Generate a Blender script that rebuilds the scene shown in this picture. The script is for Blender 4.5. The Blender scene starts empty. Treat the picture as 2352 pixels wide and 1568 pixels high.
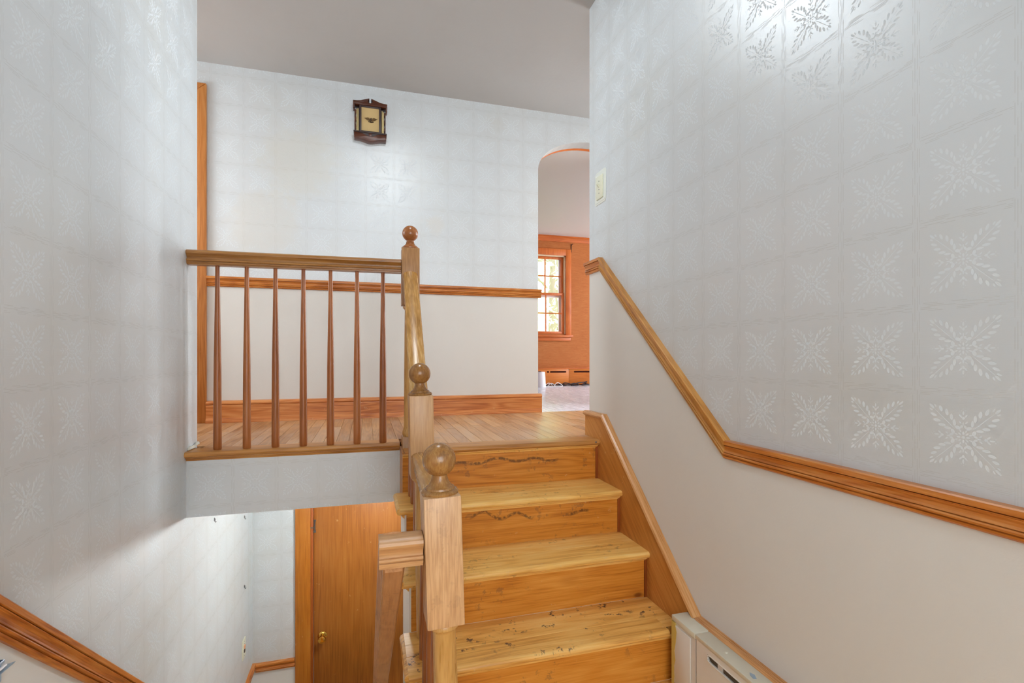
import bpy, bmesh, math, random
from mathutils import Vector, Matrix
random.seed(7)
SC = bpy.context.scene
COL = SC.collection

# ------------------------------------------------------------------ camera
F_PX, V0, YAW = 1140.0, 819.0, math.atan(332 / 1140.0)
cam_d = bpy.data.cameras.new('camera')
cam_d.sensor_fit = 'HORIZONTAL'; cam_d.sensor_width = 36.0
cam_d.lens = 36.0 * F_PX / 2352.0
cam_d.shift_y = (V0 - 784.0) / 2352.0
cam_d.clip_start = 0.02
cam = bpy.data.objects.new('camera', cam_d); COL.objects.link(cam)
cam.location = (0, 0, 0)
cam.rotation_euler = (math.pi / 2, 0, -YAW)
SC.camera = cam

# ------------------------------------------------------------------ world, daylight, exposure
W = bpy.data.worlds.new('world'); SC.world = W; W.use_nodes = True
bg = W.node_tree.nodes['Background']
bg.inputs['Color'].default_value = (0.93, 0.97, 1.0, 1)
bg.inputs['Strength'].default_value = 3.6

def area(name, loc, rot, sx, sy, watt, col):
    d = bpy.data.lights.new(name, 'AREA'); d.shape = 'RECTANGLE'
    d.size = sx; d.size_y = sy; d.energy = watt; d.color = col
    o = bpy.data.objects.new(name, d); COL.objects.link(o)
    o.location = loc; o.rotation_euler = rot
    return o
# daylight that comes through the glazed front door behind the camera
area('daylight_front_door', (0.2, -1.49, 0.35), (math.pi / 2, 0, 0), 1.5, 1.7, 36, (0.80, 0.91, 1.0))
# added light at an unseen side opening, brightening the far room and its floor
area('added_fill_far_side', (4.95, 5.1, 0.75), (0, math.pi / 2, 0), 1.5, 1.9, 92, (0.82, 0.92, 1.0))
# added fill light through added windows at both unseen ends of the hall
area('added_fill_hall_left', (-2.16, 3.02, .95), (0, -math.pi / 2, 0), 1.1, .6, 26, (0.85, 0.94, 1.0))
area('added_fill_hall_right', (3.36, 2.94, .95), (0, math.pi / 2, 0), 1.1, .6, 62, (0.87, 0.945, 1.0))
LAMP_UP, LAMP_DOWN = 52.0, 330.0          # glow of the two ceiling lamps
SC.view_settings.view_transform = 'Standard'
SC.view_settings.look = 'None'
SC.view_settings.gamma = 1.0
SC.view_settings.use_curve_mapping = False
SC.view_settings.exposure = 0.0
cy = SC.cycles
cy.max_bounces = 4; cy.diffuse_bounces = 3; cy.glossy_bounces = 2; cy.transmission_bounces = 2; cy.transparent_max_bounces = 6
cy.caustics_reflective = False; cy.caustics_refractive = False
cy.use_adaptive_sampling = True; cy.adaptive_threshold = 0.2; cy.adaptive_min_samples = 16; cy.use_light_tree = False

# ------------------------------------------------------------------ levels and planes (eye is the origin)
ZL, ZE, ZB = -0.41, -1.173, -2.95        # upper landing, entry landing, lower floor
ZC, ZCL, ZCF = 1.825, -0.694, 1.715      # ceilings: stair hall, lower hall, far room
XL, XR = -0.75, 1.12                     # side walls
YB, YLB, YF, YFRONT = 3.485, 3.73, 6.62, -1.35

# ------------------------------------------------------------------ node helpers
def srgb(r, g, b):
    f = lambda c: (c / 255 / 12.92) if c / 255 <= .04045 else ((c / 255 + .055) / 1.055) ** 2.4
    return (f(r), f(g), f(b), 1.0)

class NT:
    def __init__(self, name):
        self.m = bpy.data.materials.new(name); self.m.use_nodes = True
        self.t = self.m.node_tree
        self.bsdf = self.t.nodes['Principled BSDF']
    def n(self, typ, **kw):
        nd = self.t.nodes.new(typ)
        for k, v in kw.items(): setattr(nd, k, v)
        return nd
    def set(self, sock, v):
        if isinstance(v, bpy.types.NodeSocket): self.t.links.new(v, sock)
        else: sock.default_value = v
    def math(self, op, a, b=0.0, c=None, clamp=False):
        nd = self.n('ShaderNodeMath', operation=op, use_clamp=clamp)
        self.set(nd.inputs[0], a); self.set(nd.inputs[1], b)
        if c is not None: self.set(nd.inputs[2], c)
        return nd.outputs[0]
    def step(self, v, lo, hi):            # smooth 0..1 between lo and hi (lo may exceed hi)
        nd = self.n('ShaderNodeMapRange', interpolation_type='SMOOTHSTEP')
        self.set(nd.inputs[0], v)
        if lo < hi:
            nd.inputs[1].default_value = lo; nd.inputs[2].default_value = hi
        else:
            nd.inputs[1].default_value = hi; nd.inputs[2].default_value = lo
            nd.inputs[3].default_value = 1.0; nd.inputs[4].default_value = 0.0
        return nd.outputs[0]
    def mix(self, fac, a, b, mode='MIX'):
        nd = self.n('ShaderNodeMix', data_type='RGBA', blend_type=mode)
        self.set(nd.inputs[0], fac); self.set(nd.inputs[6], a); self.set(nd.inputs[7], b)
        return nd.outputs[2]
    def lerp(self, fac, a, b):
        nd = self.n('ShaderNodeMix', data_type='FLOAT')
        self.set(nd.inputs[0], fac); self.set(nd.inputs[2], a); self.set(nd.inputs[3], b)
        return nd.outputs[0]
    def coord(self): return self.n('ShaderNodeTexCoord').outputs['Object']
    def xyz(self, v):
        nd = self.n('ShaderNodeSeparateXYZ'); self.set(nd.inputs[0], v); return nd.outputs
    def comb(self, x, y, z=0.0):
        nd = self.n('ShaderNodeCombineXYZ')
        for i, q in enumerate((x, y, z)): self.set(nd.inputs[i], q)
        return nd.outputs[0]
    def mapping(self, v, loc=(0, 0, 0), rot=(0, 0, 0), scale=(1, 1, 1), typ='POINT'):
        nd = self.n('ShaderNodeMapping', vector_type=typ)
        self.set(nd.inputs[0], v)
        nd.inputs[1].default_value = loc; nd.inputs[2].default_value = rot; nd.inputs[3].default_value = scale
        return nd.outputs[0]
    def noise(self, v, scale=1.0, detail=2.0, rough=.5, dist=0.0):
        nd = self.n('ShaderNodeTexNoise'); self.set(nd.inputs['Vector'], v)
        nd.inputs['Scale'].default_value = scale; nd.inputs['Detail'].default_value = detail
        nd.inputs['Roughness'].default_value = rough; nd.inputs['Distortion'].default_value = dist
        return nd.outputs['Fac']
    def voronoi(self, v, scale):
        nd = self.n('ShaderNodeTexVoronoi'); self.set(nd.inputs['Vector'], v); nd.inputs['Scale'].default_value = scale
        return nd.outputs['Distance']
    def length(self, v):
        nd = self.n('ShaderNodeVectorMath', operation='LENGTH'); self.set(nd.inputs[0], v); return nd.outputs['Value']
    def vadd(self, a, b):
        nd = self.n('ShaderNodeVectorMath', operation='ADD'); self.set(nd.inputs[0], a); self.set(nd.inputs[1], b); return nd.outputs[0]
    def ramp(self, fac, stops):
        nd = self.n('ShaderNodeValToRGB'); self.set(nd.inputs[0], fac)
        e = nd.color_ramp.elements
        while len(e) < len(stops): e.new(0.5)
        for i, (p, c) in enumerate(stops): e[i].position = p; e[i].color = c
        return nd.outputs[0]
    def bump(self, h, strength, dist):
        nd = self.n('ShaderNodeBump'); nd.inputs['Strength'].default_value = strength
        nd.inputs['Distance'].default_value = dist; self.set(nd.inputs['Height'], h)
        self.t.links.new(nd.outputs[0], self.bsdf.inputs['Normal'])
    def out(self, color=None, rough=None, spec=None, metal=None):
        b = self.bsdf.inputs
        if color is not None: self.set(b['Base Color'], color)
        if rough is not None: self.set(b['Roughness'], rough)
        if spec is not None: self.set(b['Specular IOR Level'], spec)
        if metal is not None: self.set(b['Metallic'], metal)
        return self.m

# ------------------------------------------------------------------ materials
def wood(name, dark, mid, light, axis='X', along=1.3, across=13, rough=.38, spec=.45, knots=0, wear=0, scuff=0,
         bump=.15, contrast=1.0, stain=None, grey=0, vary=.0, tilt=0):
    q = NT(name)
    co = q.coord()
    if tilt: co = q.mapping(co, rot=(math.radians(tilt), 0, 0))
    rnd = q.n('ShaderNodeObjectInfo').outputs['Random']
    off = q.comb(q.math('MULTIPLY', rnd, 31.7), q.math('MULTIPLY', rnd, 17.3), q.math('MULTIPLY', rnd, 23.1))
    p = q.vadd(co, off)
    s1 = [across] * 3; s1['XYZ'.index(axis)] = along
    s2 = [across * 16] * 3; s2['XYZ'.index(axis)] = along * 5
    a = q.mapping(p, scale=s1)
    n1 = q.noise(a, 1.0, 1.0, .45)
    rings = q.math('MULTIPLY_ADD', q.math('SINE', q.math('MULTIPLY', n1, 46.0)), .5, .5)
    n2 = q.noise(q.mapping(p, scale=s2), 1.0, 2.0, .6)
    n3 = q.noise(p, 2.3, 1.0, .5)
    fac = q.math('ADD', q.math('MULTIPLY', rings, .15 * contrast), q.math('MULTIPLY', n2, .62))
    fac = q.math('ADD', fac, q.math('MULTIPLY_ADD', n3, .5, -.13 - .08 * (contrast - 1)))
    if vary: fac = q.math('ADD', fac, q.math('MULTIPLY_ADD', rnd, vary, -vary / 2))
    col = q.ramp(fac, [(.18, dark), (.5, mid), (.85, light)])
    rg = q.math('MULTIPLY_ADD', n2, .16, rough - .08)
    if grey:
        g = q.noise(q.mapping(p, scale=[9 if ax != axis else 2.2 for ax in 'XYZ']), 1.0, 4, .65)
        gm = q.math('MULTIPLY', q.step(g, .45, .68), grey)
        col = q.mix(gm, col, srgb(186, 158, 136))
    if wear:
        w = q.noise(p, 34.0, 3, .7); wl = q.noise(p, 5.5, 1, .5)
        wm = q.math('MULTIPLY', q.math('MULTIPLY', q.step(w, .56, .64), q.step(wl, .50, .60)), wear)
        col = q.mix(wm, col, srgb(82, 58, 52))
    if scuff:
        w = q.noise(q.mapping(p, rot=(0.4, 0.7, 0.3), scale=(22, 22, 22)), 1.0, 4, .75)
        col = q.mix(q.math('MULTIPLY', q.step(w, .66, .70), scuff), col, srgb(226, 190, 140))
    if knots:
        k = q.voronoi(q.mapping(p, scale=[6.0 if ax != axis else 3.0 for ax in 'XYZ']), 1.0)
        col = q.mix(q.math('MULTIPLY', q.step(k, .085, .03), .85 * knots), col, srgb(70, 30, 10))
        col = q.mix(q.math('MULTIPLY', q.step(k, .22, .06), .35 * knots), col, dark)
    if stain:                              # dark wavy shoe marks on a riser: (x0, x1, zc, amp, k, phase)
        x, y, z = q.xyz(co)
        for (x0, x1, zc, amp, kk, ph) in stain:
            nz = q.noise(co, 60.0, 4, .7)
            wv = q.math('MULTIPLY_ADD', q.math('SINE', q.math('MULTIPLY_ADD', x, kk, ph)), amp, zc)
            wv = q.math('MULTIPLY_ADD', q.math('SINE', q.math('MULTIPLY_ADD', x, kk * .37, ph)), amp * .7, wv)
            dd = q.math('ABSOLUTE', q.math('SUBTRACT', z, q.math('MULTIPLY_ADD', nz, .012, q.math('ADD', wv, -.006))))
            m = q.math('MULTIPLY', q.step(dd, .010, .003), q.math('MULTIPLY', q.step(x, x0, x0 + .03), q.step(x, x1, x1 - .03)))
            m = q.math('MULTIPLY', m, q.step(nz, .34, .56))
            col = q.mix(q.math('MULTIPLY', m, .72), col, srgb(66, 40, 26))
    q.bump(n2, bump, .002)
    return q.out(col, rg, spec)

def plain(name, col, rough=.5, spec=.4, metal=0.0, mottled=0.0, bump=0.0, bscale=220.0, col2=None):
    q = NT(name); c = col
    if mottled or bump:
        co = q.coord()
    if mottled:
        n = q.noise(co, 3.0, 5, .6)
        c = q.mix(q.math('MULTIPLY', q.step(n, .45, .75), mottled), col, col2 or tuple(x * .8 for x in col[:3]) + (1,))
    if bump:
        q.bump(q.noise(co, bscale, 3, .6), bump, .002)
    return q.out(c, rough, spec, metal)

# petals of the paper's printed ornament, in a 45 degree wedge of one square: (hi, lo, angle, half length, half width)
PETALS = [(0, 0, 0, .017, .017), (.046, 0, 0, .020, .010), (.036, .036, 45, .018, .008), (.070, .030, 25, .016, .007),
          (.104, .054, 70, .030, .019), (.118, .018, -25, .020, .012), (.150, .0, 0, .020, .008), (.165, .030, 40, .018, .008),
          (.215, .0, 0, .018, .014), (.238, .026, 42, .022, .009), (.272, 0, 0, .024, .010), (.300, .020, 0, .005, .005),
          (.318, .0, 0, .005, .005), (.190, .190, 45, .150, .0042), (.158, .088, 4, .036, .015), (.216, .116, 2, .038, .017),
          (.268, .164, 8, .038, .017), (.302, .226, 22, .036, .015), (.330, .285, 30, .020, .009), (.322, .322, 45, .036, .013)]

def wallpaper(name, axis, tile, os_, ot, blot=None):
    q = NT(name)
    co = q.coord(); x, y, z = q.xyz(co)
    sv = {'X': x, 'Y': y}[axis]
    s = q.math('DIVIDE', q.math('SUBTRACT', sv, os_), tile)
    t = q.math('DIVIDE', q.math('SUBTRACT', z, ot), tile)
    fs = q.math('SUBTRACT', q.math('FRACT', s), .5); ft = q.math('SUBTRACT', q.math('FRACT', t), .5)
    a = q.math('ABSOLUTE', fs); b = q.math('ABSOLUTE', ft)
    hi = q.math('MAXIMUM', a, b); lo = q.math('MINIMUM', a, b)
    m = None                               # smallest squared elliptic distance to a petal
    for (cx, cy, ang, rx, ry) in PETALS:
        c_, s_ = math.cos(math.radians(ang)), math.sin(math.radians(ang))
        if ang == 0:
            u = q.math('MULTIPLY_ADD', hi, 1 / rx, -cx / rx); w = q.math('MULTIPLY_ADD', lo, 1 / ry, -cy / ry)
        else:
            u = q.math('MULTIPLY_ADD', hi, c_ / rx, q.math('MULTIPLY_ADD', lo, s_ / rx, -(cx * c_ + cy * s_) / rx))
            w = q.math('MULTIPLY_ADD', hi, -s_ / ry, q.math('MULTIPLY_ADD', lo, c_ / ry, (cx * s_ - cy * c_) / ry))
        l = q.math('MULTIPLY_ADD', u, u, q.math('MULTIPLY', w, w))
        m = l if m is None else q.math('MINIMUM', m, l)
    motif = q.step(m, 1.3, .7)
    # ruled bands between the squares, broken into dashes
    da = q.math('SUBTRACT', .5, a); db = q.math('SUBTRACT', .5, b)
    ci = q.math('FLOOR', q.math('ADD', s, .5)); ri = q.math('FLOOR', q.math('ADD', t, .5))
    sg = q.math('SIGN', fs); sgt = q.math('SIGN', ft)
    lv = None
    for i, o in enumerate((.014, .038)):
        k = q.step(q.math('ABSOLUTE', q.math('SUBTRACT', da, o)), .0055, .0015)
        ph = q.math('MULTIPLY_ADD', ci, 7.3 + i, q.math('MULTIPLY', sg, 2.1 + i))
        k = q.math('MULTIPLY', k, q.step(q.math('SINE', q.math('MULTIPLY_ADD', t, 15.0 + 4 * i, ph)), -.75, -.45))
        lv = k if lv is None else q.math('MAXIMUM', lv, k)
    lh = None
    for i, o in enumerate((.008, .026, .044)):
        k = q.step(q.math('ABSOLUTE', q.math('SUBTRACT', db, o)), .006, .0015)
        ph = q.math('MULTIPLY_ADD', ri, 5.1 + i * 2, q.math('MULTIPLY', sgt, 1.7 + i))
        k = q.math('MULTIPLY', k, q.step(q.math('SINE', q.math('MULTIPLY_ADD', s, 11.0 + 5 * i, ph)), -.25, .1))
        lh = k if lh is None else q.math('MAXIMUM', lh, k)
    lines = q.math('MAXIMUM', lv, q.math('MULTIPLY', lh, q.step(da, .03, .06)))
    # horizontal silk texture
    silk = q.noise(q.comb(q.math('MULTIPLY', sv, 9.0), q.math('MULTIPLY', z, 620.0)), 1.0, 0, .6)
    grime = q.noise(co, 1.7, 3, .6)
    ground = q.mix(q.step(grime, .45, .8), srgb(201, 204, 205), srgb(197, 197, 193))
    col = q.mix(q.math('MULTIPLY', motif, .9), ground, srgb(221, 225, 227))
    col = q.mix(q.math('MULTIPLY', lines, .30), col, srgb(176, 170, 160))
    if blot:
        for (bs, bt, br, cc, k) in blot:
            dd = q.length(q.comb(q.math('SUBTRACT', sv, bs), q.math('SUBTRACT', z, bt)))
            dn = q.math('MULTIPLY_ADD', q.noise(co, 7.0, 5, .65), br * 1.3, q.math('SUBTRACT', dd, br * .65))
            col = q.mix(q.math('MULTIPLY', q.step(dn, br, br * .45), k), col, cc)
    rg = q.lerp(q.math('MAXIMUM', motif, lines), .42, .85)
    h = q.math('ADD', q.math('MULTIPLY', motif, -.7), q.math('MULTIPLY', silk, .22))
    q.bump(h, .22, .0014)
    q.bsdf.inputs['IOR'].default_value = 1.95
    return q.out(col, rg, q.lerp(motif, 1.0, .05))

PAPER_R = wallpaper('wallpaper_right', 'Y', .1745, .075, .104)
PAPER_L = wallpaper('wallpaper_left', 'Y', .1765, .085, .104)
PAPER_B = wallpaper('wallpaper_back', 'X', .185, -.011, .102,
                    blot=[(-.42, 1.27, .30, srgb(202, 195, 178), .45), (-.62, .86, .26, srgb(206, 196, 178), .35),
                          (.46, .92, .08, srgb(206, 194, 176), .3)])
PAPER_H = wallpaper('wallpaper_header', 'X', .176, -.745, .053)
PAPER_LOW = wallpaper('wallpaper_lower', 'X', .176, -.745, .053)
CREAM = plain('cream_wall_paint', srgb(219, 214, 207), .5, .35, mottled=.22, bump=.12, bscale=160, col2=srgb(211, 203, 193))
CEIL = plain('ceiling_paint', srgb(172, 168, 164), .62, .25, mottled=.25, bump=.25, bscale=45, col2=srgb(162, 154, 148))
WHITE = plain('white_paint', srgb(236, 232, 224), .45, .4)
def honey(n, axis, **k):
    k = dict(dict(rough=.33, knots=1), **k)
    return wood(n, srgb(162, 86, 20), srgb(212, 134, 46), srgb(232, 162, 74), axis, **k)
RISER = [honey('pine_riser_%d' % i, 'X', stain=st, scuff=.35, wear=.35) for i, st in enumerate(
    [[(.36, .90, -.490, .008, 34, 0.5)], [(.40, .70, -.672, .014, 42, 1.0), (.83, .96, -.690, .010, 40, 2.2)], None, None])]
TREAD = wood('oak_tread', srgb(196, 128, 50), srgb(244, 188, 100), srgb(252, 214, 140), 'X', across=11, rough=.36, wear=.35, scuff=.3)
TREADW = wood('oak_tread_worn', srgb(186, 118, 46), srgb(238, 178, 92), srgb(250, 206, 128), 'X', across=11, rough=.42, wear=.95, scuff=.45)
SKIRT = wood('skirt_wood', srgb(158, 94, 34), srgb(192, 126, 58), srgb(212, 150, 82), 'Y', rough=.36, scuff=.6, tilt=-41.3)
CAPW = wood('cap_wood', srgb(168, 104, 50), srgb(206, 146, 88), srgb(222, 170, 118), 'Y', rough=.28)
CAPS = wood('cap_wood_slope', srgb(168, 104, 50), srgb(206, 146, 88), srgb(222, 170, 118), 'Y', rough=.28, tilt=-41.3)
MAPLE = wood('newel_maple', srgb(172, 122, 78), srgb(212, 166, 120), srgb(226, 186, 144), 'Z', along=3.0, across=16, rough=.40, contrast=.6, wear=.12)
MAPLE_S = wood('newel_maple_shaft', srgb(160, 108, 48), srgb(200, 150, 84), srgb(216, 172, 108), 'Z', along=3.0, across=16, rough=.3, contrast=.6)
BALLW = wood('finial_wood', srgb(108, 68, 32), srgb(152, 104, 54), srgb(184, 136, 78), 'Z', along=9, across=16, rough=.24, contrast=.7, wear=.4)
BALLC = wood('finial_wood_red', srgb(104, 56, 24), srgb(146, 86, 44), srgb(172, 110, 62), 'Z', along=9, across=16, rough=.24, contrast=.7)
RAILX = wood('rail_wood_x', srgb(112, 66, 22), srgb(160, 106, 50), srgb(192, 140, 78), 'X', rough=.3, contrast=.8)
RAILY = wood('rail_wood_y', srgb(138, 90, 36), srgb(190, 138, 72), srgb(220, 176, 108), 'Y', along=2, rough=.26, contrast=.7)
RAILYS = wood('rail_wood_slope', srgb(138, 90, 36), srgb(194, 142, 76), srgb(224, 180, 112), 'Y', along=3, rough=.26, contrast=.7, tilt=-42)
RAILD = wood('rail_wood_down', srgb(132, 84, 46), srgb(182, 128, 82), srgb(204, 152, 106), 'Y', along=3, rough=.42, contrast=.7, wear=.2, tilt=42)
RAILDX = wood('rail_wood_turn', srgb(140, 92, 50), srgb(194, 142, 92), srgb(214, 166, 116), 'X', along=3, rough=.36, contrast=.7)
BALUS = wood('baluster_wood', srgb(118, 60, 22), srgb(160, 92, 44), srgb(184, 116, 64), 'Z', along=2, across=30, rough=.34, contrast=.7, vary=.25)
def oakrail(n, axis, **k): return wood(n, srgb(142, 68, 16), srgb(196, 116, 46), srgb(218, 150, 80), axis, along=2.2, across=15, rough=.32, contrast=1.3, **k)
CHX, CHY = oakrail('chair_rail_oak_x', 'X'), oakrail('chair_rail_oak_y', 'Y')
CHS = wood('chair_rail_oak_slope', srgb(150, 88, 28), srgb(196, 134, 62), srgb(218, 162, 90), 'Y', along=2.2, across=16, rough=.32, tilt=-40)
CHD = oakrail('chair_rail_oak_down', 'Y', tilt=41.8)
BASEW = wood('baseboard_fir', srgb(148, 72, 26), srgb(200, 120, 60), srgb(220, 154, 92), 'X', along=1.6, across=22, rough=.36, contrast=1.5, scuff=.55)
CASEW = wood('casing_fir', srgb(140, 76, 26), srgb(186, 116, 54), srgb(204, 138, 76), 'Z', rough=.36, scuff=.3)
NOSEW = wood('nosing_oak', srgb(138, 80, 28), srgb(188, 128, 64), srgb(214, 160, 96), 'X', rough=.34, contrast=1.1)
FLOORW = wood('floor_oak', srgb(138, 90, 50), srgb(188, 140, 94), srgb(214, 170, 122), 'Y', along=1.5, across=20, rough=.34, spec=.5, grey=.55, vary=.30, wear=.25)
FARFLOOR = wood('far_floor_painted_sheen', srgb(206, 215, 230), srgb(224, 234, 248), srgb(238, 245, 254), 'Y', along=1.5, across=20, rough=.26, spec=.9, vary=.15)  # window reflection on the boards put into the colour as pale blue-white
DOORW = wood('door_veneer', srgb(112, 60, 16), srgb(156, 92, 34), srgb(174, 112, 50), 'Z', along=.9, across=10, rough=.34, contrast=.5, scuff=.25)
DCASE = wood('door_casing_wood', srgb(132, 70, 14), srgb(172, 102, 32), srgb(190, 122, 48), 'Z', along=1.2, across=10, rough=.32, contrast=.6, scuff=.2)
DJAMB = wood('door_jamb_wood', srgb(112, 52, 14), srgb(150, 74, 24), srgb(172, 94, 40), 'Z', rough=.4, contrast=.6)
FARTRIM = wood('far_trim_wood', srgb(160, 70, 16), srgb(202, 104, 40), srgb(218, 130, 62), 'X', rough=.4, contrast=.7)
FARTRIMZ = wood('far_trim_wood_z', srgb(160, 70, 16), srgb(202, 104, 40), srgb(218, 130, 62), 'Z', rough=.4, contrast=.7)
HEATW = plain('heater_white_enamel', srgb(222, 214, 204), .45, .4, mottled=.3, col2=srgb(206, 192, 176))
HEATTOP = plain('heater_top_enamel', srgb(216, 208, 188), .45, .4, mottled=.4, col2=srgb(196, 182, 156))
YELLOW = plain('old_yellow_paint', srgb(206, 176, 92), .55, .3, mottled=.4, col2=srgb(178, 146, 66))
DARK = plain('dark_gap', srgb(40, 34, 30), .8, .2)
IVORY = plain('ivory_plastic', srgb(226, 224, 200), .35, .5)
CLEAR = plain('clear_guard_plastic', srgb(222, 224, 214), .18, .6)
BRASS = plain('polished_brass', srgb(222, 178, 84), .16, .5, metal=1.0)
BRASSD = plain('dull_brass_tube', srgb(226, 204, 150), .30, .5, metal=.8)
STEEL = plain('dull_steel', srgb(126, 128, 130), .38, .5, metal=.9)
BLUEST = plain('blue_grey_sheet_metal', srgb(164, 182, 198), .35, .5, metal=.35)
NAVY = plain('navy_slot', srgb(34, 62, 88), .5, .3)
WALNUT = wood('chime_walnut', srgb(44, 22, 14), srgb(84, 42, 24), srgb(112, 62, 36), 'X', rough=.3, contrast=.8)
WALNUTD = plain('chime_dark_frame', srgb(66, 52, 50), .4, .4)
CLOTH = plain('chime_grille_cloth', srgb(208, 178, 126), .85, .1, mottled=.3, bump=.4, bscale=500, col2=srgb(190, 156, 104))
BRONZE = plain('eagle_bronze', srgb(104, 78, 44), .4, .4, metal=.5)
BLACKC = plain('black_cable_rubber', srgb(44, 28, 32), .45, .4)
WHITEC = plain('white_cable_rubber', srgb(236, 228, 226), .45, .4)
WHITEP = plain('white_pail_plastic', srgb(240, 236, 240), .4, .4)
SASHW = plain('white_sash_paint', srgb(232, 232, 236), .45, .4)

def grasscloth():
    q = NT('orange_grasscloth'); co = q.coord(); x, y, z = q.xyz(co)
    w = q.noise(q.comb(q.math('MULTIPLY', q.math('ADD', x, y), 7.0), q.math('MULTIPLY', z, 190.0)), 1.0, 3, .65)
    w2 = q.noise(q.comb(q.math('MULTIPLY', q.math('ADD', x, y), 22.0), q.math('MULTIPLY', z, 320.0), 3.3), 1.0, 2, .6)
    n = q.noise(co, 1.6, 4, .6)
    c = q.ramp(q.math('MULTIPLY_ADD', n, .4, q.math('MULTIPLY', w, .6)), [(.3, srgb(166, 90, 42)), (.55, srgb(188, 114, 62)), (.75, srgb(204, 138, 84))])
    c = q.mix(q.math('MULTIPLY', q.step(w2, .64, .70), .7), c, srgb(128, 66, 30))
    q.bump(w, .4, .002)
    return q.out(c, .7, .2)
GRASS = grasscloth()

def glass_mat():
    q = NT('window_glass')
    t = q.t; t.nodes.remove(q.bsdf)
    a = q.n('ShaderNodeBsdfTransparent'); b = q.n('ShaderNodeBsdfGlossy'); mx = q.n('ShaderNodeMixShader')
    b.inputs['Roughness'].default_value = .02; mx.inputs[0].default_value = .05
    t.links.new(a.outputs[0], mx.inputs[1]); t.links.new(b.outputs[0], mx.inputs[2])
    t.links.new(mx.outputs[0], t.nodes['Material Output'].inputs[0])
    return q.m
GLASS = glass_mat()
def glow(name, col, s):
    q = NT(name); q.out(col, .3, .4)
    q.bsdf.inputs['Emission Color'].default_value = col; q.bsdf.inputs['Emission Strength'].default_value = s
    return q.m
GLOW_UP = glow('lit_opal_glass', (.83, .93, 1.0, 1), LAMP_UP)
GLOW_DN = glow('lit_opal_glass_lower', (.88, .97, 1.0, 1), LAMP_DOWN)
def leafmat():
    q = NT('sunlit_leaves'); rnd = q.noise(q.coord(), 1.3, 2)
    c = q.ramp(rnd, [(.35, srgb(184, 214, 150)), (.65, srgb(226, 240, 196))])
    q.out(c, .5, .3)
    tr = q.n('ShaderNodeBsdfTranslucent'); q.set(tr.inputs[0], c)
    ad = q.n('ShaderNodeAddShader')
    q.t.links.new(q.bsdf.outputs[0], ad.inputs[0]); q.t.links.new(tr.outputs[0], ad.inputs[1])
    q.t.links.new(ad.outputs[0], q.t.nodes['Material Output'].inputs[0])
    return q.m
LEAF = leafmat()
BARK = plain('grey_bark', srgb(150, 140, 126), .8, .2, mottled=.5)
LAWN = plain('lawn_green', srgb(120, 150, 80), .9, .1, mottled=.5)

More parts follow.
